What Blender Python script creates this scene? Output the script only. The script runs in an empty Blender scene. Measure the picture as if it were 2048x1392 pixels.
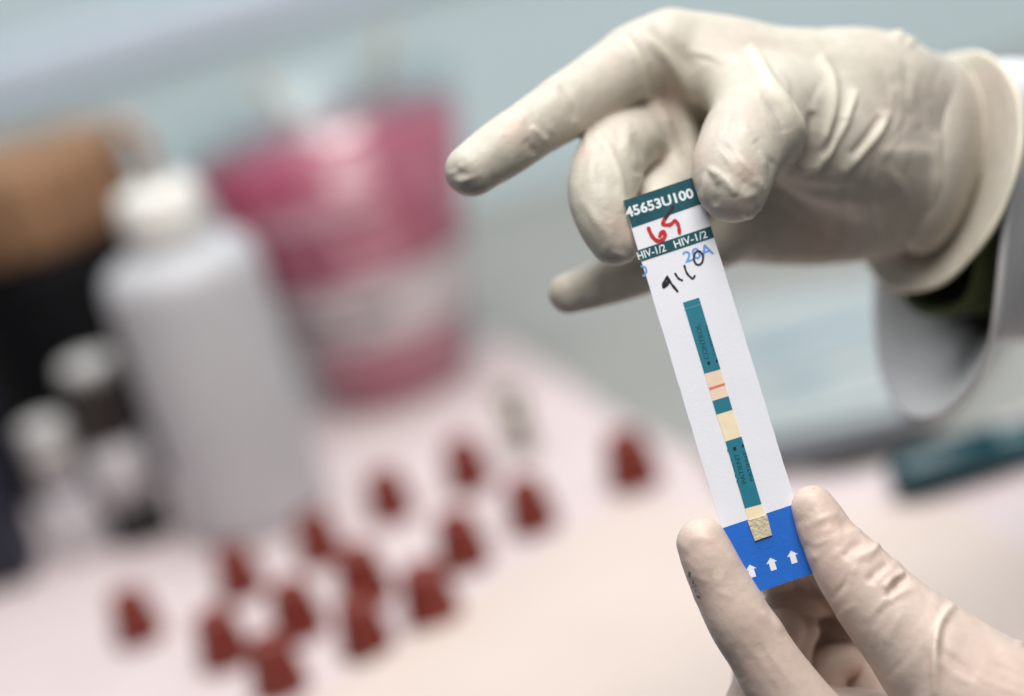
import bpy, bmesh, math, random
import numpy as np
from mathutils import Vector, Matrix

random.seed(7)
rng = np.random.default_rng(7)
R = math.radians

# ------------------------------------------------------------------ camera
F_PX = 4836.0                    # focal length in photograph pixels (85 mm on 36 mm)
UNIT = 1e-4                      # one pixel at the focus distance is 0.1 mm
PITCH, ROLL, CAM_H = R(18.0), R(16.0), 0.312

Fw = Vector((0, math.cos(PITCH), -math.sin(PITCH)))
R0 = Vector((1, 0, 0))
U0 = Vector((0, math.sin(PITCH), math.cos(PITCH)))
Rt = R0 * math.cos(ROLL) - U0 * math.sin(ROLL)
Up = R0 * math.sin(ROLL) + U0 * math.cos(ROLL)
CAM = Vector((0, 0, CAM_H))

scene = bpy.context.scene
col = scene.collection
cd = bpy.data.cameras.new('camera')
cd.lens = 85; cd.sensor_width = 36; cd.sensor_fit = 'HORIZONTAL'
cd.clip_start = 0.01; cd.clip_end = 50
cd.dof.use_dof = True
cd.dof.focus_distance = 0.4836
cd.dof.aperture_fstop = 4.3
cam = bpy.data.objects.new('camera', cd)
M = Matrix((
    (Rt.x, Up.x, -Fw.x, CAM.x),
    (Rt.y, Up.y, -Fw.y, CAM.y),
    (Rt.z, Up.z, -Fw.z, CAM.z),
    (0, 0, 0, 1)))
cam.matrix_world = M
col.objects.link(cam)
scene.camera = cam

# ------------------------------------------------------------------ light
world = bpy.data.worlds.new('World'); scene.world = world
world.use_nodes = True
bg = world.node_tree.nodes['Background']
bg.inputs[0].default_value = (0.80, 0.86, 0.95, 1)
bg.inputs[1].default_value = 0.11

def area(name, loc, target, sx, sy, power, color):
    l = bpy.data.lights.new(name, 'AREA'); l.shape = 'RECTANGLE'
    l.size = sx; l.size_y = sy; l.energy = power; l.color = color
    o = bpy.data.objects.new(name, l); o.location = loc
    o.rotation_euler = (Vector(target) - Vector(loc)).to_track_quat('-Z', 'Y').to_euler()
    col.objects.link(o); return o

area('ceiling_light', (0.05, 0.85, 1.50), (0.0, 0.72, 0.1), 1.2, 0.8, 18, (0.95, 0.98, 1.0))
area('front_lamp', (0.20, 0.08, 1.20), (0.06, 0.5, 0.12), 0.75, 0.6, 15, (1.0, 0.95, 0.90))

vs = scene.view_settings
vs.view_transform = 'Standard'; vs.look = 'None'; vs.exposure = 0.08; vs.gamma = 1
vs.use_curve_mapping = False
scene.render.engine = 'CYCLES'
scene.cycles.use_denoising = True
scene.cycles.max_bounces = 8
scene.cycles.transparent_max_bounces = 12
scene.cycles.caustics_reflective = False
scene.cycles.caustics_refractive = False

# ------------------------------------------------------------------ helpers
RtA, UpA, FwA, CAMA = (np.array(v) for v in (Rt, Up, Fw, CAM))

def cs(px, py, z=0.0):
    """photograph point and depth offset behind the card (0.1 mm) -> camera-space point, x right, y down, z away"""
    d = F_PX + z
    return np.array([(px - 1024) * d / F_PX, (py - 696) * d / F_PX, d])

def cs2w(P):
    P = np.asarray(P, float) * UNIT
    return CAMA + P[..., 0:1] * RtA - P[..., 1:2] * UpA + P[..., 2:3] * FwA

def W(px, py, z=0.0):
    return Vector(cs2w(cs(px, py, z)))

def on_plane(px, py, z=0.0):
    """where the ray through a photograph point meets the level z (world metres)"""
    d = Fw + Rt * ((px - 1024) / F_PX) - Up * ((py - 696) / F_PX)
    t = (z - CAM.z) / d.z
    return CAM + d * t, t

def lin(r, g, b):
    f = lambda c: (c / 255 / 12.92) if c / 255 <= 0.04045 else ((c / 255 + 0.055) / 1.055) ** 2.4
    return (f(r), f(g), f(b), 1)

def material(name, color, rough=0.5, var=0.06, nscale=30, bump=0.0, bscale=200, sss=0.0, sss_r=(1, .6, .4),
             sss_scale=0.004, trans=0.0, metal=0.0, coat=0.0, spec=0.5, alpha=1.0):
    m = bpy.data.materials.new(name); m.use_nodes = True
    nt = m.node_tree; N = nt.nodes; L = nt.links
    b = N['Principled BSDF']
    tc = N.new('ShaderNodeTexCoord')
    no = N.new('ShaderNodeTexNoise'); no.inputs['Scale'].default_value = nscale; no.inputs['Detail'].default_value = 5
    L.new(tc.outputs['Object'], no.inputs['Vector'])
    mr = N.new('ShaderNodeMapRange'); mr.inputs[3].default_value = 1 - var; mr.inputs[4].default_value = 1 + var
    mr.inputs[1].default_value = 0.3; mr.inputs[2].default_value = 0.7
    L.new(no.outputs['Fac'], mr.inputs[0])
    mx = N.new('ShaderNodeVectorMath'); mx.operation = 'SCALE'
    mx.inputs[0].default_value = color[:3]
    L.new(mr.outputs[0], mx.inputs['Scale'])
    L.new(mx.outputs[0], b.inputs['Base Color'])
    b.inputs['Roughness'].default_value = rough
    b.inputs['Metallic'].default_value = metal
    b.inputs['Specular IOR Level'].default_value = spec
    b.inputs['Coat Weight'].default_value = coat
    b.inputs['Transmission Weight'].default_value = trans
    b.inputs['Alpha'].default_value = alpha
    if sss:
        b.inputs['Subsurface Weight'].default_value = sss
        b.inputs['Subsurface Radius'].default_value = sss_r
        b.inputs['Subsurface Scale'].default_value = sss_scale
    if bump:
        n2 = N.new('ShaderNodeTexNoise'); n2.inputs['Scale'].default_value = bscale; n2.inputs['Detail'].default_value = 6
        L.new(tc.outputs['Object'], n2.inputs['Vector'])
        bp = N.new('ShaderNodeBump'); bp.inputs['Strength'].default_value = bump; bp.inputs['Distance'].default_value = 0.001
        L.new(n2.outputs['Fac'], bp.inputs['Height']); L.new(bp.outputs[0], b.inputs['Normal'])
    return m

def mesh_obj(name, verts, faces, mat, parent=None, smooth=True):
    me = bpy.data.meshes.new(name)
    me.from_pydata([tuple(v) for v in verts], [], [tuple(f) for f in faces])
    me.update()
    if smooth:
        me.polygons.foreach_set('use_smooth', [True] * len(me.polygons))
    if mat: me.materials.append(mat)
    o = bpy.data.objects.new(name, me); col.objects.link(o)
    if parent: o.parent = parent
    return o

def empty(name, loc, label=None, cat=None, group=None, rot=(0, 0, 0)):
    o = bpy.data.objects.new(name, None); o.location = loc; o.rotation_euler = rot
    o.empty_display_size = 0.01
    col.objects.link(o)
    if label: o['label'] = label
    if cat: o['category'] = cat
    if group: o['group'] = group
    return o

def world_child(name, verts, faces, mat, parent, smooth=True):
    """mesh given in world coordinates, stored relative to its parent's origin (parents here are not rotated)"""
    org = Vector((0, 0, 0)); p = parent
    while p is not None:
        org = org + p.location; p = p.parent
    a = np.asarray([tuple(v) for v in verts], float) - np.array(org)
    return mesh_obj(name, a, faces, mat, parent, smooth)

def lathe(name, prof, mat, parent, segs=48, loc=(0, 0, 0), flute=None, smooth=True):
    V, Fc = [], []
    n = len(prof)
    for i, (r, z) in enumerate(prof):
        for k in range(segs):
            a = 2 * math.pi * k / segs
            rr = r
            if flute and flute[0] <= i <= flute[1]:
                rr = r * (1 + flute[2] * (1 if (k % 4) < 2 else -1))
            V.append((rr * math.cos(a), rr * math.sin(a), z))
    for i in range(n - 1):
        for k in range(segs):
            k2 = (k + 1) % segs
            Fc.append((i * segs + k, i * segs + k2, (i + 1) * segs + k2, (i + 1) * segs + k))
    Fc.append(tuple(range(segs))[::-1])
    Fc.append(tuple((n - 1) * segs + k for k in range(segs)))
    o = mesh_obj(name, V, Fc, mat, parent, smooth)
    o.location = loc
    return o

def catmull(pts, per=6, closed=False):
    P = np.asarray(pts, float); n = len(P); out = []
    rngi = range(n) if closed else range(n - 1)
    for i in rngi:
        if closed:
            p0, p1, p2, p3 = P[(i - 1) % n], P[i], P[(i + 1) % n], P[(i + 2) % n]
        else:
            p0, p1, p2, p3 = P[max(i - 1, 0)], P[i], P[i + 1], P[min(i + 2, n - 1)]
        for k in range(per):
            t = k / per
            out.append(0.5 * ((2 * p1) + (-p0 + p2) * t + (2 * p0 - 5 * p1 + 4 * p2 - p3) * t * t
                              + (-p0 + 3 * p1 - 3 * p2 + p3) * t ** 3))
    if not closed: out.append(P[-1])
    return np.array(out)

def loft(name, rings, mat, parent, thick=0.0, samples=72, caps=False):
    """closed rings of camera-space control points -> skin; solidified when thick"""
    V, Fc = [], []
    for rg in rings:
        c = catmull(rg, max(2, samples // len(rg) + 1), True)
        # resample to equal count by arc length
        d = np.r_[0, np.cumsum(np.linalg.norm(np.diff(np.vstack([c, c[:1]]), axis=0), axis=1))]
        cc = np.vstack([c, c[:1]]); s = np.linspace(0, d[-1], samples, endpoint=False)
        V.append(np.stack([np.interp(s, d, cc[:, j]) for j in range(3)], 1))
    # smooth the skin along its length
    A = np.stack(V)                     # rings, samples, 3
    B = np.stack([catmull(A[:, k], 5) for k in range(samples)], 1)
    n = B.shape[0]
    pts = B.reshape(-1, 3)
    for i in range(n - 1):
        for k in range(samples):
            k2 = (k + 1) % samples
            Fc.append((i * samples + k, i * samples + k2, (i + 1) * samples + k2, (i + 1) * samples + k))
    o = world_child(name, cs2w(pts), Fc, mat, parent)
    if thick:
        md = o.modifiers.new('thickness', 'SOLIDIFY'); md.thickness = thick; md.offset = 0
    return o

# ------------------------------------------------------------------ implicit-surface modelling of the gloved hands
class Field:
    def __init__(self, lo, hi, h):
        self.lo = np.array(lo, float); self.h = h
        self.n = np.ceil((np.array(hi) - self.lo) / h).astype(int) + 1
        self.v = np.full(self.n, 1e3, np.float32)
        self.ax = [self.lo[i] + h * np.arange(self.n[i]) for i in range(3)]

    def chain(self, pts, k, sub=16):
        """rounded tapering limb through (px, py, depth, radius); smooth union with k"""
        P = np.array([np.r_[cs(*p[:3]), p[3] * (F_PX + p[2]) / F_PX] for p in pts])
        if len(P) > 2: P = catmull(P, sub)
        pad = k + 3 * self.h
        lo = (P[:, :3] - P[:, 3:4]).min(0) - pad; hi = (P[:, :3] + P[:, 3:4]).max(0) + pad
        i0 = np.clip(((lo - self.lo) / self.h).astype(int), 0, self.n - 1)
        i1 = np.clip(((hi - self.lo) / self.h).astype(int) + 2, 1, self.n)
        if (i1 <= i0).any(): return
        X = self.ax[0][i0[0]:i1[0], None, None].astype(np.float32)
        Y = self.ax[1][None, i0[1]:i1[1], None].astype(np.float32)
        Z = self.ax[2][None, None, i0[2]:i1[2]].astype(np.float32)
        best = np.full((i1 - i0), 1e3, np.float32)
        base = self.lo + self.h * i0
        for a, b in zip(P[:-1], P[1:]):
            slo = np.minimum(a[:3] - a[3], b[:3] - b[3]) - pad; shi = np.maximum(a[:3] + a[3], b[:3] + b[3]) + pad
            j0 = np.clip(((slo - base) / self.h).astype(int), 0, i1 - i0); j1 = np.clip(((shi - base) / self.h).astype(int) + 2, 0, i1 - i0)
            if (j1 <= j0).any(): continue
            ba = (b - a)[:3]; L2 = float(ba @ ba) + 1e-6
            dx, dy, dz = X[j0[0]:j1[0]] - a[0], Y[:, j0[1]:j1[1]] - a[1], Z[:, :, j0[2]:j1[2]] - a[2]
            t = np.clip((dx * ba[0] + dy * ba[1] + dz * ba[2]) / L2, 0, 1)
            d = np.sqrt((dx - t * ba[0]) ** 2 + (dy - t * ba[1]) ** 2 + (dz - t * ba[2]) ** 2) - (a[3] + t * (b[3] - a[3]))
            v = best[j0[0]:j1[0], j0[1]:j1[1], j0[2]:j1[2]]
            np.minimum(v, d, out=v)
        sl = tuple(slice(i0[i], i1[i]) for i in range(3))
        cur = self.v[sl]
        hh = np.clip(0.5 + 0.5 * (best - cur) / k, 0, 1)
        self.v[sl] = best + (cur - best) * hh - k * hh * (1 - hh)

    def mesh(self):
        v = self.v; n = self.n
        s = v < 0
        cnt = np.zeros(n - 1, np.int8)
        for dx in (0, 1):
            for dy in (0, 1):
                for dz in (0, 1):
                    cnt += s[dx:n[0] - 1 + dx, dy:n[1] - 1 + dy, dz:n[2] - 1 + dz]
        act = (cnt > 0) & (cnt < 8)
        idx = np.argwhere(act)
        vid = np.full(n - 1, -1, np.int64); vid[act] = np.arange(len(idx))
        acc = np.zeros((len(idx), 3)); w = np.zeros(len(idx))
        C = [(0, 0, 0), (1, 0, 0), (0, 1, 0), (1, 1, 0), (0, 0, 1), (1, 0, 1), (0, 1, 1), (1, 1, 1)]
        E = [(0, 1), (2, 3), (4, 5), (6, 7), (0, 2), (1, 3), (4, 6), (5, 7), (0, 4), (1, 5), (2, 6), (3, 7)]
        vals = [v[idx[:, 0] + c[0], idx[:, 1] + c[1], idx[:, 2] + c[2]].astype(float) for c in C]
        for a, b in E:
            m = (vals[a] < 0) != (vals[b] < 0)
            t = vals[a] / (vals[a] - vals[b] + 1e-12)
            ca, cb = np.array(C[a], float), np.array(C[b], float)
            p = ca + t[:, None] * (cb - ca)
            acc[m] += p[m]; w[m] += 1
        pos = self.lo + self.h * (idx + acc / w[:, None])
        quads = []
        for axis in range(3):
            u, q = [(1, 2), (2, 0), (0, 1)][axis]
            sh = list(n); sh[axis] -= 1
            a = [slice(None)] * 3; b = [slice(None)] * 3
            a[axis] = slice(0, n[axis] - 1); b[axis] = slice(1, n[axis])
            sa, sb = s[tuple(a)], s[tuple(b)]
            e = np.argwhere(sa != sb)
            ok = (e[:, u] > 0) & (e[:, q] > 0) & (e[:, u] < n[u] - 1) & (e[:, q] < n[q] - 1)
            e = e[ok]
            flip = sa[e[:, 0], e[:, 1], e[:, 2]]
            def cell(du, dq):
                c = e.copy(); c[:, u] -= du; c[:, q] -= dq
                return vid[c[:, 0], c[:, 1], c[:, 2]]
            f = np.stack([cell(1, 1), cell(0, 1), cell(0, 0), cell(1, 0)], 1)
            # camera space is left-handed seen from the world (y down, z away keeps it right-handed)
            f[~flip] = f[~flip][:, ::-1]
            quads.append(f)
        return pos, np.vstack(quads)

def adj_smooth(P, Fq, it, lam=0.5, mu=-0.52):
    E = np.vstack([Fq[:, [0, 1]], Fq[:, [1, 2]], Fq[:, [2, 3]], Fq[:, [3, 0]]])
    deg = np.bincount(E[:, 0], minlength=len(P)) + np.bincount(E[:, 1], minlength=len(P))
    for i in range(it):
        for f in (lam, mu):
            S = np.zeros_like(P)
            for j in range(3):
                S[:, j] = np.bincount(E[:, 0], P[E[:, 1], j], len(P)) + np.bincount(E[:, 1], P[E[:, 0], j], len(P))
            P = P + f * (S / np.maximum(deg, 1)[:, None] - P)
    return P

def vnormals(P, Fq):
    a = P[Fq[:, 2]] - P[Fq[:, 0]]; b = P[Fq[:, 3]] - P[Fq[:, 1]]
    fn = np.cross(a, b)
    N = np.zeros_like(P)
    for c in range(4):
        for j in range(3):
            N[:, j] += np.bincount(Fq[:, c], fn[:, j], len(P))
    return N / np.maximum(np.linalg.norm(N, axis=1), 1e-9)[:, None]

def apply_folds(P, Fq, folds, zmax=1e9):
    """wrinkles of the latex as relief: each a line with a height and a width on either side"""
    N = vnormals(P, Fq)
    img = np.stack([P[:, 0] / P[:, 2] * F_PX + 1024, P[:, 1] / P[:, 2] * F_PX + 696], 1)
    view = P / np.linalg.norm(P, axis=1)[:, None]
    facing = np.clip(-(N * view).sum(1) * 3 + 0.95, 0, 1)
    disp = np.zeros(len(P))
    for fd in folds:
        line, hgt, wl, wr = fd[:4]
        zl = fd[4] if len(fd) > 4 else zmax
        pl = catmull(line, 6)
        bx0, bx1 = pl.min(0) - 60, pl.max(0) + 60
        sel = np.where((img[:, 0] > bx0[0]) & (img[:, 0] < bx1[0]) & (img[:, 1] > bx0[1]) & (img[:, 1] < bx1[1])
                       & (P[:, 2] < F_PX + zl) & (facing > 0))[0]
        if len(sel) == 0: continue
        q = img[sel]; best = np.full(len(sel), 1e9); side = np.zeros(len(sel)); par = np.zeros(len(sel))
        m = len(pl) - 1
        for i in range(m):
            a, b = pl[i], pl[i + 1]; ba = b - a; L2 = ba @ ba + 1e-9
            t = np.clip(((q - a) @ ba) / L2, 0, 1)
            r = q - a - t[:, None] * ba
            d = np.linalg.norm(r, axis=1)
            c = ba[0] * r[:, 1] - ba[1] * r[:, 0]
            k = d < best
            best[k] = d[k]; side[k] = c[k]; par[k] = (i + t[k]) / m
        w = np.where(side > 0, wr, wl)
        fade = np.sin(np.clip(par, 0, 1) * np.pi) ** 0.6 * (0.8 + 0.2 * np.sin(par * 9 + hgt))
        disp[sel] += hgt * np.exp(-(best / w) ** 2) * fade * facing[sel]
    return P + N * disp[:, None]

def fbm_relief(P, Fq, amp, scale, seed=1):
    """slack, uneven latex: smooth random relief from a few sine waves"""
    r = np.random.default_rng(seed)
    N = vnormals(P, Fq); s = np.zeros(len(P))
    for i in range(14):
        k = r.normal(size=3); k /= np.linalg.norm(k)
        fr = scale * (0.5 + 1.8 * r.random())
        s += np.sin(P @ k / fr + r.random() * 6.28 + 1.4 * np.sin(P @ r.normal(size=3) / fr * 0.35)) / 14 ** 0.5
    return P + N * (amp * s)[:, None]

def glove_material(name, base, ridge, skin, rough=0.42, spots=(), wrinkle=0.5):
    """latex over skin: cream where it bunches up, skin tone showing where it is stretched"""
    m = bpy.data.materials.new(name); m.use_nodes = True
    nt = m.node_tree; N = nt.nodes; L = nt.links
    b = N['Principled BSDF']
    tc = N.new('ShaderNodeTexCoord')
    def noise(scale, detail=4):
        n = N.new('ShaderNodeTexNoise'); n.inputs['Scale'].default_value = scale; n.inputs['Detail'].default_value = detail
        L.new(tc.outputs['Object'], n.inputs['Vector']); return n
    def ramp(src, lo, hi):
        r = N.new('ShaderNodeMapRange'); r.inputs[1].default_value = lo; r.inputs[2].default_value = hi
        L.new(src, r.inputs[0]); return r.outputs[0]
    def mix(fac, c1, c2):
        x = N.new('ShaderNodeMix'); x.data_type = 'RGBA'
        L.new(fac, x.inputs['Factor'])
        for s, c in ((6, c1), (7, c2)):
            if isinstance(c, tuple): x.inputs[s].default_value = c
            else: L.new(c, x.inputs[s])
        return x.outputs[2]
    c = mix(ramp(noise(45).outputs['Fac'], 0.42, 0.72), base, skin)
    c = mix(ramp(noise(260, 6).outputs['Fac'], 0.35, 0.85), c, tuple(0.86 * x for x in base[:3]) + (1,))
    at = N.new('ShaderNodeAttribute'); at.attribute_name = 'fold'
    rp = N.new('ShaderNodeMapRange'); rp.inputs[1].default_value = 0.25; rp.inputs[2].default_value = 1.2; rp.inputs[4].default_value = 0.6
    L.new(at.outputs['Fac'], rp.inputs[0]); c = mix(rp.outputs[0], c, ridge)
    for (p, rad, colr, brk) in spots:
        d = N.new('ShaderNodeVectorMath'); d.operation = 'DISTANCE'
        L.new(tc.outputs['Object'], d.inputs[0]); d.inputs[1].default_value = p
        f = N.new('ShaderNodeMapRange'); f.inputs[1].default_value = rad; f.inputs[2].default_value = rad * (0.55 if rad < .003 else 0.1)
        L.new(d.outputs['Value'], f.inputs[0])
        mu = N.new('ShaderNodeMath'); mu.operation = 'MULTIPLY'
        L.new(f.outputs[0], mu.inputs[0])
        if brk: L.new(ramp(noise(1300, 4).outputs['Fac'], 0.46, 0.6), mu.inputs[1])
        else: mu.inputs[1].default_value = 0.32
        c = mix(mu.outputs[0], c, colr)
    L.new(c, b.inputs['Base Color'])
    b.inputs['Roughness'].default_value = rough
    b.inputs['Specular IOR Level'].default_value = 0.35
    b.inputs['Subsurface Weight'].default_value = 0.3
    b.inputs['Subsurface Radius'].default_value = (1.0, 0.92, 0.82)
    b.inputs['Subsurface Scale'].default_value = 0.003
    mp = N.new('ShaderNodeMapping'); mp.inputs['Rotation'].default_value = (0.4, 0.5, 0.3); mp.inputs['Scale'].default_value = (1, 1, 2.6)
    L.new(tc.outputs['Object'], mp.inputs['Vector'])
    rg = N.new('ShaderNodeTexNoise'); rg.noise_type = 'RIDGED_MULTIFRACTAL'; rg.inputs['Scale'].default_value = 55
    rg.inputs['Detail'].default_value = 3; rg.inputs['Distortion'].default_value = 0.6
    L.new(mp.outputs[0], rg.inputs['Vector'])
    n1, n2 = noise(420, 6), noise(1900, 3)
    ad = N.new('ShaderNodeMath'); ad.operation = 'MULTIPLY_ADD'; ad.inputs[1].default_value = 0.2
    L.new(n2.outputs['Fac'], ad.inputs[0]); L.new(n1.outputs['Fac'], ad.inputs[2])
    a2 = N.new('ShaderNodeMath'); a2.operation = 'MULTIPLY_ADD'; a2.inputs[1].default_value = wrinkle
    L.new(rg.outputs['Fac'], a2.inputs[0]); L.new(ad.outputs[0], a2.inputs[2])
    bp = N.new('ShaderNodeBump'); bp.inputs['Strength'].default_value = 0.25; bp.inputs['Distance'].default_value = 0.0007
    L.new(a2.outputs[0], bp.inputs['Height']); L.new(bp.outputs[0], b.inputs['Normal'])
    return m

def hand_mesh(name, P, Fq, fold, mat, parent):
    o = world_child(name, cs2w(P), Fq.tolist(), mat, parent)
    a = o.data.attributes.new('fold', 'FLOAT', 'POINT')
    a.data.foreach_set('value', np.asarray(fold, np.float32))
    return o

def ribbed(points_lists):
    pass

# ------------------------------------------------------------------ setting
m_bench = material('bench laminate', lin(142, 141, 136), rough=0.35, var=0.05, nscale=14, bump=0.05, bscale=600)
m_wall = material('painted wall', lin(206, 224, 230), rough=0.8, var=0.03, nscale=4, bump=0.1, bscale=90)
m_trim = material('wall trim', lin(216, 226, 240), rough=0.5, var=0.03)
m_cover = material('paper cover', lin(202, 187, 187), rough=0.75, var=0.03, nscale=25, bump=0.25, bscale=120)

def box(name, lo, hi, mat, parent=None, bevel=0.0):
    x0, y0, z0 = lo; x1, y1, z1 = hi
    V = [(x0, y0, z0), (x1, y0, z0), (x1, y1, z0), (x0, y1, z0), (x0, y0, z1), (x1, y0, z1), (x1, y1, z1), (x0, y1, z1)]
    Fc = [(0, 3, 2, 1), (4, 5, 6, 7), (0, 1, 5, 4), (1, 2, 6, 5), (2, 3, 7, 6), (3, 0, 4, 7)]
    o = mesh_obj(name, V, Fc, mat, parent, smooth=False)
    if bevel:
        md = o.modifiers.new('bevel', 'BEVEL'); md.width = bevel; md.segments = 2
    return o

WALL_Y = on_plane(1000, 395)[0].y
FRONT = 0.545
b = box('bench_top', (-1.2, FRONT, -0.03), (1.4, WALL_Y, 0.0), m_bench); b['kind'] = 'structure'
w = box('wall', (-1.6, WALL_Y, -0.03), (1.8, WALL_Y + 0.1, 1.2), m_wall); w['kind'] = 'structure'
def wall_point(px, py):
    d = Fw + Rt * ((px - 1024) / F_PX) - Up * ((py - 696) / F_PX)
    return CAM + d * ((WALL_Y - CAM.y) / d.y)
tz = wall_point(130, 120).z
t = box('wall_trim', (-1.6, WALL_Y - 0.005, tz - 0.012), (1.8, WALL_Y - 0.001, tz + 0.012), m_trim, bevel=0.003); t['kind'] = 'structure'

# white paper cover over the near part of the bench
edge = [(-500, 1120), (0, 960), (500, 815), (820, 715), (960, 672), (1020, 690), (1120, 752), (1250, 842), (1380, 905),
        (1520, 945), (1680, 955), (1830, 915), (2000, 850), (2300, 740), (2700, 760)]
edge = [on_plane(x, y, 0.002)[0] for x, y in catmull(edge, 4)]
V, Fc = [], []
for e in edge:
    V += [(e.x, e.y, 0.0022)]
n = len(V)
rows = 14
VV = []
for r_ in range(rows):
    f = r_ / (rows - 1)
    for (x, y, z) in V:
        yy = y + (FRONT + 0.004 - y) * f
        VV.append((x * (1 + 0.1 * f), yy, 0.0024 + 0.0005 * math.sin(x * 37 + yy * 11) * math.sin(yy * 29 + 1)))
for r_ in range(rows - 1):
    for i in range(n - 1):
        Fc.append((r_ * n + i, (r_ + 1) * n + i, (r_ + 1) * n + i + 1, r_ * n + i + 1))
cv = mesh_obj('paper_cover', VV, Fc, m_cover)
md = cv.modifiers.new('thickness', 'SOLIDIFY'); md.thickness = 0.0012; md.offset = 0
cv['label'] = 'pale pinkish white paper cover spread over the bench under the red caps'; cv['category'] = 'paper cover'

m_sheet = material('cream sheet', lin(202, 186, 177), rough=0.7, var=0.03, nscale=25, bump=0.2, bscale=120)
q = [on_plane(x, y, 0.005)[0] for x, y in ((560, 1440), (1235, 1005), (1900, 1010), (2200, 1180))]
q += [Vector((0.20, FRONT + 0.006, 0)), Vector((0.02, FRONT + 0.006, 0))]
n5 = len(q)
o = mesh_obj('cream_sheet', [(v.x, v.y, .0042) for v in q] + [(v.x, v.y, .0048) for v in q],
             [tuple(range(n5))[::-1], tuple(range(n5, 2 * n5))] + [(i, (i + 1) % n5, n5 + (i + 1) % n5, n5 + i) for i in range(n5)], m_sheet, smooth=False)
o['label'] = 'warm cream sheet of paper lying below the hands at the lower right'; o['category'] = 'paper'

# ------------------------------------------------------------------ background things on the bench
def stand(px, py):
    p, d = on_plane(px, py, 0.0032)
    return p, d

# red-brown dropper caps
m_cap = material('red brown cap plastic', lin(114, 33, 16), rough=0.42, var=0.08, nscale=60, spec=0.5)
cap_spots = [
    (269, 1234, 'red-brown cone cap standing alone at the left, nearest the navy case'),
    (475, 1145, 'red-brown cone cap right of the black banded vial, upper left of the cluster'),
    (442, 1281, 'red-brown cone cap at the left end of the tight group, near the frontmost cap'),
    (551, 1337, 'frontmost red-brown cone cap, at the bottom edge of the picture'),
    (591, 1224, 'red-brown cone cap in the middle of the cluster, above the frontmost cap'),
    (634, 1078, 'red-brown cone cap in front of the right foot of the white squeeze bottle'),
    (724, 1158, 'red-brown cone cap directly behind another cap, upper one of the overlapping pair'),
    (724, 1257, 'red-brown cone cap directly in front of another cap, lower one of the overlapping pair'),
    (857, 1198, 'red-brown cone cap right of the overlapping pair of caps'),
    (920, 1085, 'red-brown cone cap in the middle of the right-hand group of four caps'),
    (774, 989, 'red-brown cone cap below the left foot of the pink jar'),
    (930, 929, 'farthest red-brown cone cap below the right side of the pink jar'),
    (1056, 1012, 'red-brown cone cap right of the cluster, beside the upright clear tube'),
    (1258, 925, 'lone red-brown cone cap far right, beside the white test card'),
]
def make_cap():
    r = empty('dropper_cap', (0, 0, 0))
    lathe('skirt', [(0.0062, 0.0), (0.0082, 0.0003), (0.0085, 0.001), (0.0085, 0.0036), (0.0081, 0.0042), (0.0066, 0.0042)], m_cap, r, 48)
    lathe('cap_body', [(0.0078, 0.0041), (0.0079, 0.0048), (0.0073, 0.0085), (0.0067, 0.0130), (0.0065, 0.0146)], m_cap, r, 48, flute=(0, 3, 0.03))
    lathe('tip', [(0.0065, 0.0145), (0.0062, 0.0156), (0.0056, 0.0168), (0.0044, 0.0176), (0.0018, 0.0179)], m_cap, r, 32)
    return r
cap0 = make_cap()
def copy_tree(o, parent=None):
    c = o.copy(); col.objects.link(c); c.parent = parent
    for ch in o.children: copy_tree(ch, c)
    return c
for i, (px, py, lab) in enumerate(cap_spots):
    o = cap0 if i == 0 else copy_tree(cap0)
    p, d = stand(px + 14, py + 42)
    o.location = p; o.rotation_euler = (0, 0, random.uniform(0, 6.28))
    sc = random.uniform(1.0, 1.12); o.scale = (sc, sc, sc)
    o['label'] = lab; o['category'] = 'cap'; o['group'] = 'red-brown caps scattered on the paper cover'

# white squeeze bottle
m_hdpe = material('milky bottle plastic', lin(224, 224, 228), rough=0.45, var=0.03, trans=0.35)
m_wcap = material('white cap plastic', lin(238, 236, 230), rough=0.35, var=0.02)
m_tan = material('tan tube rubber', lin(170, 146, 128), rough=0.5)
p, d = stand(524, 1035)
sq = empty('squeeze_bottle', p, 'milky white plastic squeeze bottle with a round white cap, left of the pink jar', 'bottle')
pm = d / F_PX           # metres per photograph pixel there
rb = 156 * pm
H = 0.104
lathe('body', [(rb * .84, 0), (rb * .91, .003), (rb * .925, .008), (rb, H - .011), (rb * .985, H - .006), (rb * .93, H - .001), (rb * .78, H + .002), (rb * .5, H + .005)], m_hdpe, sq, 64)
lathe('neck', [(rb * .5, H + .005), (rb * .48, H + .009)], m_hdpe, sq, 48)
lathe('cap', [(rb * .49, H + .0085), (rb * .52, H + .010), (rb * .52, H + .023), (rb * .48, H + .0255), (rb * .36, H + .027)], m_wcap, sq, 64, flute=(1, 2, 0.012))
def tube(name, pts, r, mat, parent, segs=12):
    pts = [Vector(q) for q in pts]; V, Fc = [], []
    for i, q in enumerate(pts):
        tg = (pts[min(i + 1, len(pts) - 1)] - pts[max(i - 1, 0)]).normalized()
        a = tg.cross(Vector((0.3, 1, 0.2))).normalized(); bb = tg.cross(a)
        for k in range(segs):
            an = 2 * math.pi * k / segs
            V.append(q + (a * math.cos(an) + bb * math.sin(an)) * r)
    for i in range(len(pts) - 1):
        for k in range(segs):
            k2 = (k + 1) % segs
            Fc.append((i * segs + k, i * segs + k2, (i + 1) * segs + k2, (i + 1) * segs + k))
    Fc.append(tuple(range(segs))[::-1]); Fc.append(tuple((len(pts) - 1) * segs + k for k in range(segs)))
    return mesh_obj(name, V, Fc, mat, parent)
tube('spout', [(0.002, 0, H + .026), (0.003, 0, H + .038), (0.001, 0, H + .046), (-0.004, 0.001, H + .054)], 0.0030, m_tan, sq)

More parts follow.
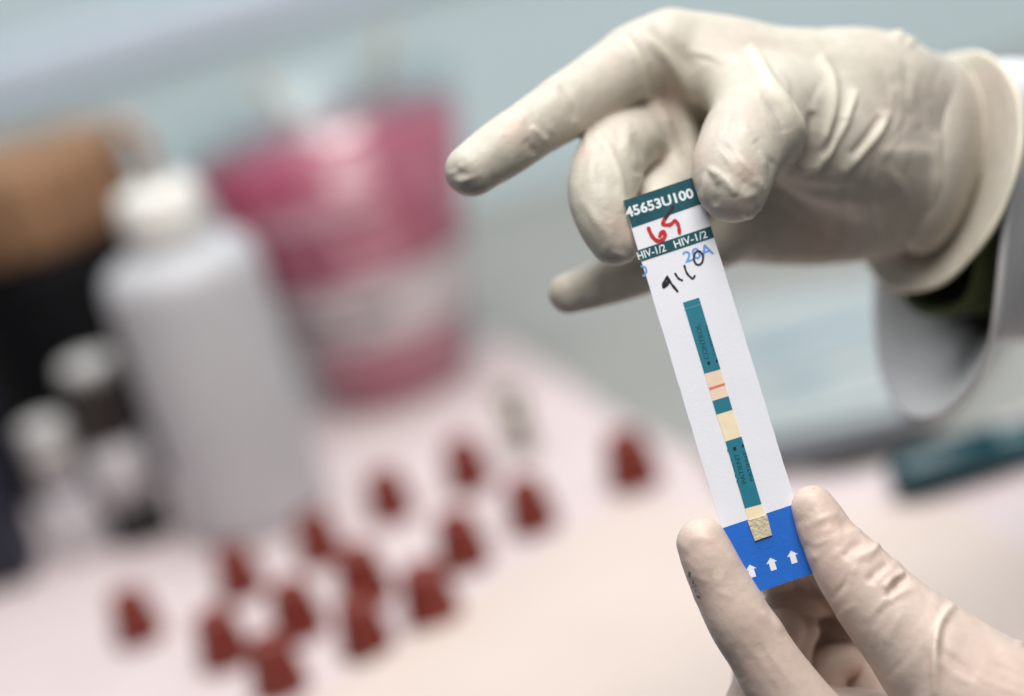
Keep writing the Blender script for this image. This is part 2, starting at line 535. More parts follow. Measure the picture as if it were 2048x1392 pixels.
# pink jar
def glassy(name, tint, facing_gloss=0.12, dens=0.75):
    m = bpy.data.materials.new(name); m.use_nodes = True
    nt = m.node_tree; N = nt.nodes; L = nt.links
    out = N['Material Output']; N.remove(N['Principled BSDF'])
    pb = N.new('ShaderNodeBsdfGlossy'); pb.inputs['Color'].default_value = tint; pb.inputs['Roughness'].default_value = 0.12
    tr = N.new('ShaderNodeBsdfTransparent'); tr.inputs[0].default_value = tuple(min(1, c * 1.05) for c in tint[:3]) + (1,)
    mx = N.new('ShaderNodeMixShader'); mx.inputs[0].default_value = dens
    no = N.new('ShaderNodeTexNoise'); no.inputs['Scale'].default_value = 25
    mr = N.new('ShaderNodeMapRange'); mr.inputs[3].default_value = max(0, 1 - dens - .04); mr.inputs[4].default_value = 1 - dens + .04
    tcd = N.new('ShaderNodeTexCoord'); L.new(tcd.outputs['Object'], no.inputs['Vector'])
    L.new(no.outputs['Fac'], mr.inputs[0]); L.new(mr.outputs[0], mx.inputs[0])
    L.new(tr.outputs[0], mx.inputs[1]); L.new(pb.outputs[0], mx.inputs[2]); L.new(mx.outputs[0], out.inputs[0])
    return m
m_clear = glassy('clear plastic', (0.90, 0.92, 0.92, 1), dens=0.88)
m_pink = material('pink liquid', lin(226, 92, 130), rough=0.15, var=0.06, nscale=18, trans=0.2, coat=0.3)
m_label = material('label paper', lin(214, 204, 206), rough=0.6, var=0.03)
m_print = material('label print', lin(120, 112, 116), rough=0.6)
p, d = stand(798, 764); pm = d / F_PX
jr = empty('pink_jar', p, 'large clear jar of pink liquid with a white label band, behind the red caps', 'jar')
r0, r1, JH = 0.0320, 0.0550, 0.118
rad = lambda z: r0 + (r1 - r0) * (z / 0.105)
lathe('liquid', [(rad(0) * .92, .0015), (rad(.004) - .001, .004), (rad(.05) - .001, .05), (rad(.108) - .001, .108)], m_pink, jr, 64)
zs = [0, .004, .05, .105, .124]
out_p = [(rad(0) * .93, 0)] + [(rad(z), z) for z in (.004, .05, .105, .120)]
in_p = [(rad(z) - .0006, z) for z in (.120, .105, .05, .004)]
lathe('shell', out_p + in_p, m_clear, jr, 64)
lathe('rim', [(rad(.12) - .001, .1201), (rad(.12) + .0014, .1205), (rad(.12) + .0014, .1225), (rad(.12) - .001, .123)], m_clear, jr, 64)
zl0, zl1 = .030, .057
lb = lathe('label', [(rad(zl0) + .0004, zl0), (rad((zl0 + zl1) / 2) + .0004, (zl0 + zl1) / 2), (rad(zl1) + .0004, zl1)], m_label, jr, 64)
bm = bmesh.new(); bm.from_mesh(lb.data)
bmesh.ops.delete(bm, geom=[f for f in bm.faces if len(f.verts) > 4], context='FACES'); bm.to_mesh(lb.data); bm.free()
for (a0, a1, z0_, z1_) in ((-2.45, -1.95, .041, .046), (-1.75, -1.35, .042, .047), (-2.3, -1.6, .035, .037)):
    V, Fc = [], []
    for k in range(13):
        a = a0 + (a1 - a0) * k / 12
        for z in (z0_, z1_):
            V.append(((rad(z) + .0009) * math.cos(a), (rad(z) + .0009) * math.sin(a), z))
    for k in range(12): Fc.append((2 * k, 2 * k + 2, 2 * k + 3, 2 * k + 1))
    mesh_obj('print_line', V, Fc, m_print, lb)

m_stick = material('pale wooden stick', lin(168, 144, 106), rough=0.6)
for k, (x0_, y0_, x1_, y1_, zt1, lab) in enumerate(((.020, .010, .036, .014, .140, 'pale wooden stick standing at the right side of the pink jar'),
                                                  (-.010, .018, -.022, .030, .134, 'pale wooden stick leaning to the left in the pink jar'))):
    so = tube('wooden_stick', [(x0_, y0_, .1085), ((x0_ + x1_) / 2, (y0_ + y1_) / 2, (.1085 + zt1) / 2), (x1_, y1_, zt1)], .0016, m_stick, None)
    so.location = jr.location; so['label'] = lab; so['category'] = 'stick'; so['group'] = 'sticks standing in the pink jar'

m_pale = material('pale pink painted reflection', lin(226, 176, 190), rough=0.5)  # reflection on the jar, painted as a pale strip on its wall
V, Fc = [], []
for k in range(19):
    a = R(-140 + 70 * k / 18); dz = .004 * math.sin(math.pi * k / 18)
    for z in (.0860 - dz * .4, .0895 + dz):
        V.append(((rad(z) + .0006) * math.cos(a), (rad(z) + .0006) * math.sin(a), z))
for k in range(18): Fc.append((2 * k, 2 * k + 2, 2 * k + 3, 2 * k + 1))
mesh_obj('painted_reflection', V, Fc, m_pale, jr)

# dark canister with tan lid
m_navy = material('dark navy plastic', lin(14, 20, 42), rough=0.4, var=0.1)
m_black0 = material('black canister plastic', lin(6, 6, 10), rough=0.6, var=0.1, spec=0.2)
m_wood = material('tan woven lid', lin(134, 100, 72), rough=0.75, var=0.5, nscale=130)
_nt = m_wood.node_tree; _n = [q for q in _nt.nodes if q.type == 'TEX_NOISE'][0]; _tc = [q for q in _nt.nodes if q.type == 'TEX_COORD'][0]
_mp = _nt.nodes.new('ShaderNodeMapping'); _mp.inputs['Scale'].default_value = (1, 1, .08)
_nt.links.new(_tc.outputs['Object'], _mp.inputs['Vector']); _nt.links.new(_mp.outputs[0], _n.inputs['Vector'])
p, d = stand(232, 925); pm = d / F_PX
cn = empty('dark_canister', p, 'black canister with a ribbed tan lid at the left edge, behind the vials', 'canister')
rc = 0.043
lathe('body', [(rc * .93, 0), (rc * .98, .003), (rc, .010), (rc, .094), (rc * .97, .099), (rc * .9, .101)], m_black0, cn, 64)
lathe('lid', [(rc * .93, .1005), (rc * 1.0, .102), (rc * 1.02, .105), (rc * 1.02, .131), (rc * .98, .135), (rc * .5, .137)], m_wood, cn, 96, flute=(2, 3, 0.012))
# navy pouch at the left edge
p, d = stand(40, 1150)
nb = empty('navy_case', p, 'dark navy upright case cut by the left edge, beside the white vial', 'case')
box('body', (-0.075, -0.012, 0), (0.008, 0.020, 0.060), m_navy, nb, bevel=0.004)
box('lid', (-0.076, -0.013, 0.0605), (0.009, 0.021, 0.068), m_navy, nb, bevel=0.003)

# small vials
m_frost = material('frosted vial', lin(206, 202, 206), rough=0.3, var=0.03, sss=0.3, sss_r=(1, 1, 1), sss_scale=0.006)
m_vcap = material('grey white vial cap', lin(186, 184, 182), rough=0.5, var=0.03)
m_brown = material('dark brown label', lin(38, 28, 22), rough=0.5)
m_black = material('black label', lin(18, 18, 20), rough=0.5)
p, d = stand(290, 1068); pm = d / F_PX
va = empty('banded_vial', p, 'slim vial with white cap, dark brown label and black foot band beside squeeze bottle', 'vial')
rv = 63 * pm
lathe('foot_band', [(rv * .95, 0), (rv * 1.03, .001), (rv * 1.03, .0155), (rv * .98, .016)], m_black, va, 48)
lathe('body', [(rv * .97, .0158), (rv * .97, .041)], m_frost, va, 48)
lathe('label', [(rv * .98, .0405), (rv * 1.03, .041), (rv * 1.03, .0640), (rv * .94, .0655)], m_brown, va, 48)
lathe('cap', [(rv * .75, .0653), (rv * .86, .0658), (rv * .86, .0700), (rv * .8, .0715), (rv * .5, .0722)], m_vcap, va, 48, flute=(1, 2, 0.012))
p, d = stand(170, 1100); pm = d / F_PX
vb = empty('white_vial', p, 'small plain white vial left of the black banded vial, before the navy canister', 'vial')
rv = 50 * pm
lathe('body', [(rv * .9, 0), (rv, .002), (rv, .0235), (rv * .9, .0255)], m_frost, vb, 48)
lathe('collar', [(rv * .8, .0250), (rv * .84, .0255), (rv * .84, .0285), (rv * .8, .029)], material('grey blue collar', lin(128, 130, 150), rough=.4), vb, 48)
lathe('cap', [(rv * .8, .0287), (rv * .98, .030), (rv * .98, .050), (rv * .9, .0525), (rv * .5, .054)], m_vcap, vb, 48, flute=(1, 2, 0.012))

# upright clear tube right of the jar
p, d = stand(1050, 905)
ct = empty('clear_tube', p, 'small upright clear tube right of the pink jar, behind the caps', 'tube')
m_olive = glassy('olive tinted plastic', (0.62, 0.62, 0.52, 1), dens=0.62)
lathe('body', [(.0032, 0), (.0046, .002), (.0046, .022), (.0044, .022), (.0044, .0025), (.003, .0008)], m_olive, ct, 32)
lathe('collar', [(.0044, .0221), (.0056, .0223), (.0056, .0238), (.0044, .024)], m_olive, ct, 32)

# papers and clipboard on the right
m_paper = material('printed paper', lin(158, 165, 166), rough=0.7, var=0.03, nscale=20)
m_blueprint = material('pale blue print', lin(120, 142, 152), rough=0.7, var=0.3, nscale=60)
m_board = material('grey clipboard', lin(92, 92, 96), rough=0.45, var=0.06)
def slab(name, quad, z0, th, mat, parent=None):
    base = [on_plane(x, y, z0)[0] for x, y in quad]
    V = [(q.x, q.y, z0) for q in base] + [(q.x, q.y, z0 + th) for q in base]
    o = mesh_obj(name, V, [(3, 2, 1, 0), (4, 5, 6, 7), (0, 1, 5, 4), (1, 2, 6, 5), (2, 3, 7, 6), (3, 0, 4, 7)], mat, parent, smooth=False)
    return o
def tag(o, label, cat, group=None):
    o['label'] = label; o['category'] = cat
    if group: o['group'] = group
    return o
tag(slab('clipboard', [(1440, 985), (1835, 880), (2010, 640), (1560, 640)], 0.0042, 0.006, m_board),
    'dark grey clipboard lying under the pale blue papers', 'clipboard')
for i, (quad, lab) in enumerate([
    ([(1400, 905), (1790, 830), (1960, 600), (1480, 640)], 'lowest sheet of the pale blue papers, its front edge lowest'),
    ([(1420, 880), (1770, 800), (1930, 560), (1470, 610)], 'middle sheet of the stacked pale blue papers behind the card'),
    ([(1430, 800), (1760, 705), (1880, 540), (1450, 600)], 'topmost grey white sheet of the papers under the upper hand')]):
    s = slab('paper_sheet', quad, 0.0106 + 0.0012 * i, 0.0006, m_paper)
    tag(s, lab, 'paper', 'sheets of paper on the clipboard')
    if i == 1:
        slab('printed_block', [(1540, 790), (1640, 768), (1665, 735), (1570, 748)], 0.0106 + 0.0019, 0.0001, m_blueprint, s)
    if i == 2:
        slab('printed_block', [(1440, 745), (1755, 650), (1770, 625), (1445, 705)], 0.0106 + 0.0031, 0.0001, m_blueprint, s)

# teal marker pen
m_teal = material('teal pen plastic', lin(6, 74, 82), rough=0.35, var=0.05)
m_teal2 = material('dark teal cap', lin(5, 60, 68), rough=0.3, var=0.05)
pa = on_plane(1778, 962, 0.0108)[0]; pb_ = on_plane(2120, 862, 0.0108)[0]
pn = empty('marker_pen', (pa + pb_) / 2, 'teal marker pen lying on the white cover at the right edge', 'pen')
dirv = (pb_ - pa); Lp = dirv.length; dirv.normalize()
pn.rotation_euler = (0, 0, math.atan2(dirv.y, dirv.x))
def lathe_x(name, prof, mat, parent, segs=40):
    o = lathe(name, prof, mat, parent, segs); o.rotation_euler = (0, R(90), 0); return o
hl = Lp / 2
lathe_x('cap', [(.0040, -hl), (.0062, -hl + .002), (.0070, -hl + .006), (.0072, -hl + .034), (.0066, -hl + .035)], m_teal2, pn)
lathe_x('barrel', [(.0062, -hl + .0348), (.0066, -hl + .036), (.0066, hl - .002), (.0052, hl)], m_teal, pn)
box('clip', (-hl + .006, -.0012, .0072), (-hl + .036, .0012, .0084), m_teal2, pn, bevel=.0004)

# ------------------------------------------------------------------ the test card
CT_, CB_ = 90.0, -20.0
_tl, _tr, _bl = cs(1247, 402, CT_), cs(1391, 353, CT_), cs(1485, 1194, CB_)
_cn = np.cross(_tr - _tl, _bl - _tl); _cn /= np.linalg.norm(_cn)
if _cn[2] > 0: _cn = -_cn                      # towards the viewer
def on_card(px, py, off=0.0):
    """point of the card's face seen at a photograph point, raised by off (0.1 mm)"""
    d = np.array([(px - 1024) / F_PX, (py - 696) / F_PX, 1.0])
    t = ((_tl + _cn * off) @ _cn) / (d @ _cn)
    return d * t

m_card = material('white card', lin(226, 228, 236), rough=0.55, var=0.015, nscale=150, bump=0.04, bscale=1500)
m_band = material('dark teal foil', lin(36, 84, 94), rough=0.24, var=0.12, nscale=300, coat=0.5, bump=0.12, bscale=250)
m_wprint = material('silver white print', lin(226, 234, 236), rough=0.3, var=0.1, nscale=700)
m_red = material('red ink', lin(190, 28, 36), rough=0.4, var=0.15, nscale=800)
m_redk = material('red ink over teal', lin(30, 26, 30), rough=0.4)
m_blk = material('black ink', lin(24, 26, 30), rough=0.4, var=0.2, nscale=900)
m_bprint = material('light blue print', lin(96, 152, 214), rough=0.5, var=0.08, nscale=700)
m_blue = material('blue card end', lin(20, 100, 196), rough=0.45, var=0.05, nscale=300, bump=0.05, bscale=1200)
m_tealt = material('teal strip tape', lin(26, 116, 136), rough=0.4, var=0.06, nscale=400, coat=0.2)
m_cream = material('cream membrane', lin(236, 220, 188), rough=0.7, var=0.04, nscale=500)
m_peach = material('peach membrane', lin(232, 208, 186), rough=0.7, var=0.04, nscale=500)
m_line = material('pink control line', lin(214, 120, 104), rough=0.7, var=0.1, nscale=900)
m_tprint = material('dark teal print', lin(10, 62, 78), rough=0.45)
m_pad = material('fibre sample pad', lin(196, 186, 160), rough=0.85, var=0.16, nscale=900, bump=0.4, bscale=1600)
m_edge = material('card edge', lin(120, 130, 150), rough=0.6)

card = empty('test_card', W(1535, 1165, 0), 'white rapid test card strip with a blue end, held upright between both gloved hands', 'test card')

def sheet(name, pts, off, mat, parent=card, thick=0.6):
    """thin piece of the card: outline in photograph points, from off down by thick"""
    n = len(pts)
    top = [on_card(x, y, off) for x, y in pts]; bot = [q - _cn * thick for q in top]
    V = cs2w(np.array(top + bot))
    Fc = [tuple(range(n))[::-1], tuple(range(n, 2 * n))] + [(i, (i + 1) % n, n + (i + 1) % n, n + i) for i in range(n)]
    o = world_child(name, V, Fc, mat, parent, smooth=False)
    bm = bmesh.new(); bm.from_mesh(o.data); bmesh.ops.recalc_face_normals(bm, faces=bm.faces); bm.to_mesh(o.data); bm.free()
    return o

# tiny notches along the two long edges, as the cut card shows
TL, TR, BR, BL = (1247, 402), (1391, 353), (1634, 1144), (1485, 1194)
def lerp(a, b, t): return (a[0] + (b[0] - a[0]) * t, a[1] + (b[1] - a[1]) * t)
outl = [TL, TR]
for k in range(1, 40):
    q = lerp(TR, BR, k / 40); outl.append((q[0] + random.uniform(-.5, .5), q[1]))
outl += [BR, BL]
for k in range(1, 40):
    q = lerp(BL, TL, k / 40); outl.append((q[0] + random.uniform(-.5, .5), q[1]))
body = sheet('card_body', outl, 0.0, m_card, thick=4.0)

hb = sheet('header_band', [(1246.5, 401.5), (1391.5, 352.5), (1408, 406), (1264, 456)], 0.5, m_band)
sb = sheet('lower_band', [(1276.5, 500.5), (1421.5, 452), (1428.5, 475), (1283.5, 523)], 0.5, m_band)
be = sheet('blue_end', [(1441.3, 1057.5), (1592, 1007), (1634.3, 1144.3), (1485, 1194.5)], 0.5, m_blue)

def text_piece(name, s, p0, p1, height, off, mat, parent, bold=0.0):
    """flat lettering along the baseline p0 -> p1 (photograph points) with this cap height"""
    cu = bpy.data.curves.new('lettering', 'FONT'); cu.body = s; cu.size = 1; cu.resolution_u = 3
    cu.offset = bold
    tmp = bpy.data.objects.new('lettering', cu); col.objects.link(tmp)
    dg = bpy.context.evaluated_depsgraph_get()
    me = bpy.data.meshes.new_from_object(tmp.evaluated_get(dg))
    bpy.data.objects.remove(tmp)
    co = np.array([v.co[:] for v in me.vertices]); fc = [tuple(pp.vertices) for pp in me.polygons]
    x0, x1 = co[:, 0].min(), co[:, 0].max(); y0 = 0; y1 = max(co[:, 1].max(), 1e-3)
    d = np.array(p1, float) - np.array(p0, float); L = np.linalg.norm(d); u = d / L; v = np.array([u[1], -u[0]])
    pts = [np.array(p0) + u * L * (c[0] - x0) / (x1 - x0) + v * height * (c[1] - y0) / (y1 - y0) for c in co]
    V = cs2w(np.array([on_card(q[0], q[1], off) for q in pts]))
    bpy.data.meshes.remove(me)
    return world_child(name, V, [f[::-1] for f in fc], mat, parent, smooth=False)

def stroke(name, pts, width, off, mat, parent, per=8):
    """pen stroke with round ends"""
    c = catmull(pts, per) if len(pts) > 2 else np.array(pts, float)
    top = []; n = len(c)
    L_, R_ = [], []
    for i in range(n):
        tg = c[min(i + 1, n - 1)] - c[max(i - 1, 0)]; tg = tg / (np.linalg.norm(tg) + 1e-9)
        nm = np.array([-tg[1], tg[0]])
        wd = width * (1 + 0.12 * math.sin(i * 0.9)) / 2
        L_.append(c[i] + nm * wd); R_.append(c[i] - nm * wd)
    V2 = L_ + R_; Fc = [(i, i + 1, n + i + 1, n + i) for i in range(n - 1)]
    for end in (0, n - 1):
        base = len(V2); V2.append(c[end])
        for k in range(13):
            a = 2 * math.pi * k / 12
            V2.append(c[end] + np.array([math.cos(a), math.sin(a)]) * width / 2)
        Fc += [(base, base + 1 + k, base + 2 + k) for k in range(12)]
    V = []
    for i, q in enumerate(V2):
        V.append(on_card(q[0], q[1], off + (0.05 if i >= 2 * n else 0)))
    o = world_child(name, cs2w(np.array(V)), Fc, mat, parent, smooth=False)
    return o

z4 = lambda x, y: (1230 + x / 4.972, 340 + y / 4.972)
text_piece('lot_number', '45653U100', z4(118, 472), z4(790, 268), 20, 0.9, m_wprint, hb, 0.03)
text_piece('band_text', 'HIV-1/2', z4(236, 893), z4(512, 803), 15, 0.9, m_wprint, sb, 0.012)
text_piece('band_text', 'HIV-1/2', z4(600, 776), z4(925, 668), 15, 0.9, m_wprint, sb, 0.012)
stroke('handwriting', [z4(333, 578), z4(365, 650), z4(420, 702), z4(478, 690), z4(498, 635), z4(470, 612), z4(445, 655)], 7.5, 1.3, m_red, body)
stroke('handwriting', [z4(500, 478), z4(474, 533), z4(548, 542), z4(600, 503), z4(632, 556), z4(641, 622)], 7.0, 1.35, m_red, body)
stroke('handwriting', [z4(578, 362), z4(540, 425), z4(505, 475)], 6.0, 1.5, m_redk, hb)
text_piece('blue_code', '20A', z4(700, 925), z4(988, 828), 23, 0.3, m_bprint, body, 0.02)
stroke('blue_code', [z4(262, 958), z4(300, 968), z4(312, 1010), z4(292, 1050), z4(282, 1050)], 4.0, 0.3, m_bprint, body)
stroke('handwriting', [z4(522, 1062), z4(482, 1125), z4(484, 1165), z4(528, 1128), z4(524, 1072), z4(560, 1130), z4(620, 1204)], 5.0, 0.7, m_blk, body)
stroke('handwriting', [z4(500, 1110), z4(490, 1150), z4(515, 1125)], 6.0, 0.85, m_blk, body)
stroke('handwriting', [z4(598, 1030), z4(632, 1078), z4(668, 1096)], 4.2, 0.7, m_blk, body)
stroke('handwriting', [z4(690, 952), z4(716, 1026), z4(770, 1078), z4(793, 1052)], 4.2, 0.7, m_blk, body)
stroke('handwriting', [z4(830 + 46 * math.cos(a), 875 + 68 * math.sin(a)) for a in [i * math.pi / 6 - 1.2 for i in range(13)]], 4.2, 0.7, m_blk, body)

# the test strip, from its top end to the sample pad
A = [(1366, 605), (1398, 595), (1441, 738), (1409, 747), (1457, 792), (1425, 802), (1465, 819), (1433, 829),
     (1483, 873), (1451, 883), (1523, 1008), (1490, 1017), (1533, 1030), (1497, 1041), (1542, 1070), (1510, 1081)]
strip = empty('test_strip', (0, 0, 0)); strip.parent = card
strip.location = (0, 0, 0)
s1 = sheet('control_tape', [A[0], A[1], A[2], A[3]], 2.0, m_tealt, card, 2.2)
sheet('tape_crease', [(1369.5, 617), (1401.5, 607), (1402.3, 610), (1370.3, 620)], 2.35, material('pale tape crease', lin(64, 146, 160), rough=.35), s1, 0.2)
w1 = sheet('result_window', [A[3], A[2], A[4], A[5]], 1.5, m_peach, card, 1.7)
sheet('control_line', [(1418, 775.5), (1449.5, 765.5), (1450.7, 770), (1419.3, 780.5)], 1.8, m_line, w1, 0.2)
sheet('middle_tape', [A[5], A[4], A[6], A[7]], 2.0, m_tealt, card, 2.2)
sheet('result_window', [A[7], A[6], A[8], A[9]], 1.5, m_cream, card, 1.7)
s3 = sheet('patient_tape', [A[9], A[8], A[10], A[11]], 2.0, m_tealt, card, 2.2)
sheet('result_window', [A[11], A[10], A[12], A[13]], 1.7, m_cream, card, 1.9)
sheet('sample_pad', [(1495, 1042), (1534, 1029), (1544, 1070), (1510, 1082)], 4.2, m_pad, card, 4.4)
bpy.data.objects.remove(strip)
z5 = lambda x, y: (1350 + x / 8.19, 590 + y / 8.19)
z6 = lambda x, y: (1440 + x / 6.05, 870 + y / 6.05)
text_piece('tape_text', 'CONTROL', z5(560, 1040), z5(405, 470), 9.5, 2.4, m_tprint, s1)
text_piece('tape_text', 'CONTROL', z5(668, 985), z5(522, 470), 4.5, 2.4, m_tprint, s1)
text_piece('tape_text', 'PATIENT', z6(322, 578), z6(218, 215), 9.0, 2.4, m_tprint, s3)
text_piece('tape_text', 'PATIENT', z6(405, 548), z6(312, 190), 6.5, 2.4, m_tprint, s3)
def blob(c, r, parent, sx=1.0):
    sheet('tape_dot', [(c[0] + r * math.cos(a) * sx, c[1] + r * 1.2 * math.sin(a)) for a in [i * math.pi / 5 for i in range(10)]], 2.45, m_blk, parent, 0.2)
blob(z5(552, 1115), 3.2, s1); blob(z5(686, 1080), 3.0, s1, .7)
blob(z6(178, 165), 3.4, s3); blob(z6(276, 130), 3.0, s3, .8)
for (x, y) in ((92, 180), (135, 300), (155, 360), (170, 420), (185, 490), (205, 560), (222, 605)):
    q = z6(x, y); sheet('tape_mark', [(q[0] - .8, q[1] - 2), (q[0] + .8, q[1] - 2), (q[0] + 1.2, q[1] + 2), (q[0] - .4, q[1] + 2)], 2.4, m_tprint, s3, .2)
# white arrows and the faint pressed arc
ax = np.array([243, 791.0]) / 827.5; ay = np.array([ax[1], -ax[0]])
for (tx, ty) in ((1499, 1129.5), (1540.5, 1115.5), (1582, 1101.5)):
    T = np.array([tx, ty])
    pr = [(0, 0), (11.5, 10.5), (6.0, 10.0), (6.0, 26), (-6.0, 26), (-6.0, 10.0), (-11.5, 10.5)]
    sheet('arrow_print', [tuple(T + ay * a + ax * bb) for a, bb in pr], 0.8, m_card, be, 0.25)
m_press = material('pressed blue arc', lin(34, 112, 206), rough=0.3)
za = lambda x, y: (1400 + x / 4.096, 860 + y / 4.096)
stroke('pressed_mark', [za(470, 962), za(530, 972), za(580, 950), za(612, 942)], 1.2, 0.9, m_press, be)

# ------------------------------------------------------------------ upper hand (from the right, thumb towards the viewer)
_h1 = np.array(W(1700, 300, 500))
def sp1(px, py, z): return tuple(np.array(W(px, py, z)) - _h1)
_skin = lin(210, 172, 158)
m_glove1 = glove_material('pale latex glove', lin(195, 190, 177), lin(226, 222, 202), lin(196, 184, 174), spots=[
    (sp1(1395, 325, 60), .0050, _skin, False), (sp1(1495, 345, 0), .0050, _skin, False), (sp1(1475, 425, 0), .0045, _skin, False),
    (sp1(1030, 265, 140), .0055, _skin, False), (sp1(1190, 300, 150), .0060, _skin, False), (sp1(1240, 450, 90), .0060, _skin, False),
    (sp1(1330, 200, 400), .0060, _skin, False), (sp1(1640, 480, 520), .0110, _skin, False)])
def build_hand(lo, hi, chains, folds, h, relief, seed):
    f = Field(lo, hi, h)
    for pts, k in chains: f.chain(pts, k)
    P, Q = f.mesh()
    P = adj_smooth(P, Q, 16)
    P = fbm_relief(P, Q, relief[0], relief[1], seed)
    P0 = P.copy()
    P = apply_folds(P, Q, folds)
    d = np.linalg.norm(P - P0, axis=1) * np.sign(((P - P0) * vnormals(P0, Q)).sum(1))
    P = adj_smooth(P, Q, 1, 0.3, -0.3)
    return P, Q, np.clip(d / 10.0, 0, 1)

def fine_wrinkles(regions, seed):
    """many thin, short creases and ridges of slack latex: (x0, y0, x1, y1, direction degrees, count, height, length)"""
    r = random.Random(seed); out = []
    for (x0, y0, x1, y1, ang, cnt, hg, ln) in regions:
        for _ in range(cnt):
            cx, cy = r.uniform(x0, x1), r.uniform(y0, y1)
            a = math.radians(ang + r.gauss(0, 13)); l = ln * r.uniform(.5, 1.2) / 2; bend = r.uniform(-.22, .22) * l
            dx, dy = math.cos(a), math.sin(a)
            h_ = hg * r.uniform(.4, 1.0) * (1 if r.random() < .6 else -1)
            wd = r.uniform(4.5, 8)
            out.append(([(cx - dx * l, cy - dy * l), (cx - dy * bend, cy + dx * bend), (cx + dx * l, cy + dy * l)], h_, wd, wd * r.uniform(1, 1.7)))
    return out
upper = [
    # palm: knuckle row to wrist
    ([(1352, 87, 430, 67), (1450, 132, 450, 101), (1560, 168, 470, 114), (1730, 192, 510, 134), (1800, 215, 560, 128)], 30),
    ([(1420, 210, 560, 80), (1600, 280, 570, 110), (1780, 305, 590, 120)], 60),
    ([(1450, 330, 590, 85), (1620, 360, 600, 110), (1780, 360, 620, 120)], 60),
    ([(1505, 440, 590, 88), (1640, 430, 620, 104), (1760, 405, 630, 112)], 50),
    ([(1350, 220, 590, 70), (1400, 330, 620, 80), (1420, 400, 640, 80)], 40),
    # ball of the thumb
    ([(1545, 245, 320, 98), (1650, 290, 400, 120), (1765, 320, 520, 128)], 60),
    # web between thumb and first finger
    ([(1345, 112, 420, 55), (1440, 158, 370, 58), (1510, 212, 310, 74)], 45),
    # thumb
    ([(1550, 215, 330, 92), (1500, 266, 200, 90), (1470, 328, 90, 85), (1466, 374, 55, 71)], 55),
    # first finger
    ([(1330, 98, 415, 72), (1290, 112, 400, 74), (1230, 150, 350, 70), (1140, 208, 270, 67), (1075, 250, 220, 62), (1010, 293, 185, 61), (944, 340, 150, 54)], 26),
    # second finger, curled behind the card's edge
    ([(1360, 215, 560, 70), (1298, 258, 450, 66), (1236, 300, 290, 71), (1212, 350, 200, 73), (1205, 398, 165, 67), (1214, 442, 145, 61), (1230, 478, 140, 54)], 10),
    # third finger, curled behind the card
    ([(1410, 320, 560, 70), (1350, 370, 400, 58), (1318, 410, 250, 55), (1345, 470, 185, 50)], 8),
    # little finger, stretched out below
    ([(1500, 440, 590, 74), (1380, 500, 470, 58), (1260, 548, 390, 50), (1195, 568, 360, 47), (1138, 586, 340, 42)], 8),
    # slack latex strung from the first knuckle towards the thumb
    ([(1312, 120, 440, 52), (1335, 215, 455, 50), (1366, 320, 440, 50)], 25),
    ([(1246, 86, 372, 14), (1277, 119, 366, 14), (1298, 190, 385, 13), (1325, 265, 385, 13), (1356, 336, 370, 14)], 34),
]
z1 = lambda x, y: (860 + x / 2.109, y / 2.109)
z2 = lambda x, y: (1360 + x / 2.109, y / 2.109)
zt_ = lambda x, y: (1340 + x / 4.64, 180 + y / 4.64)
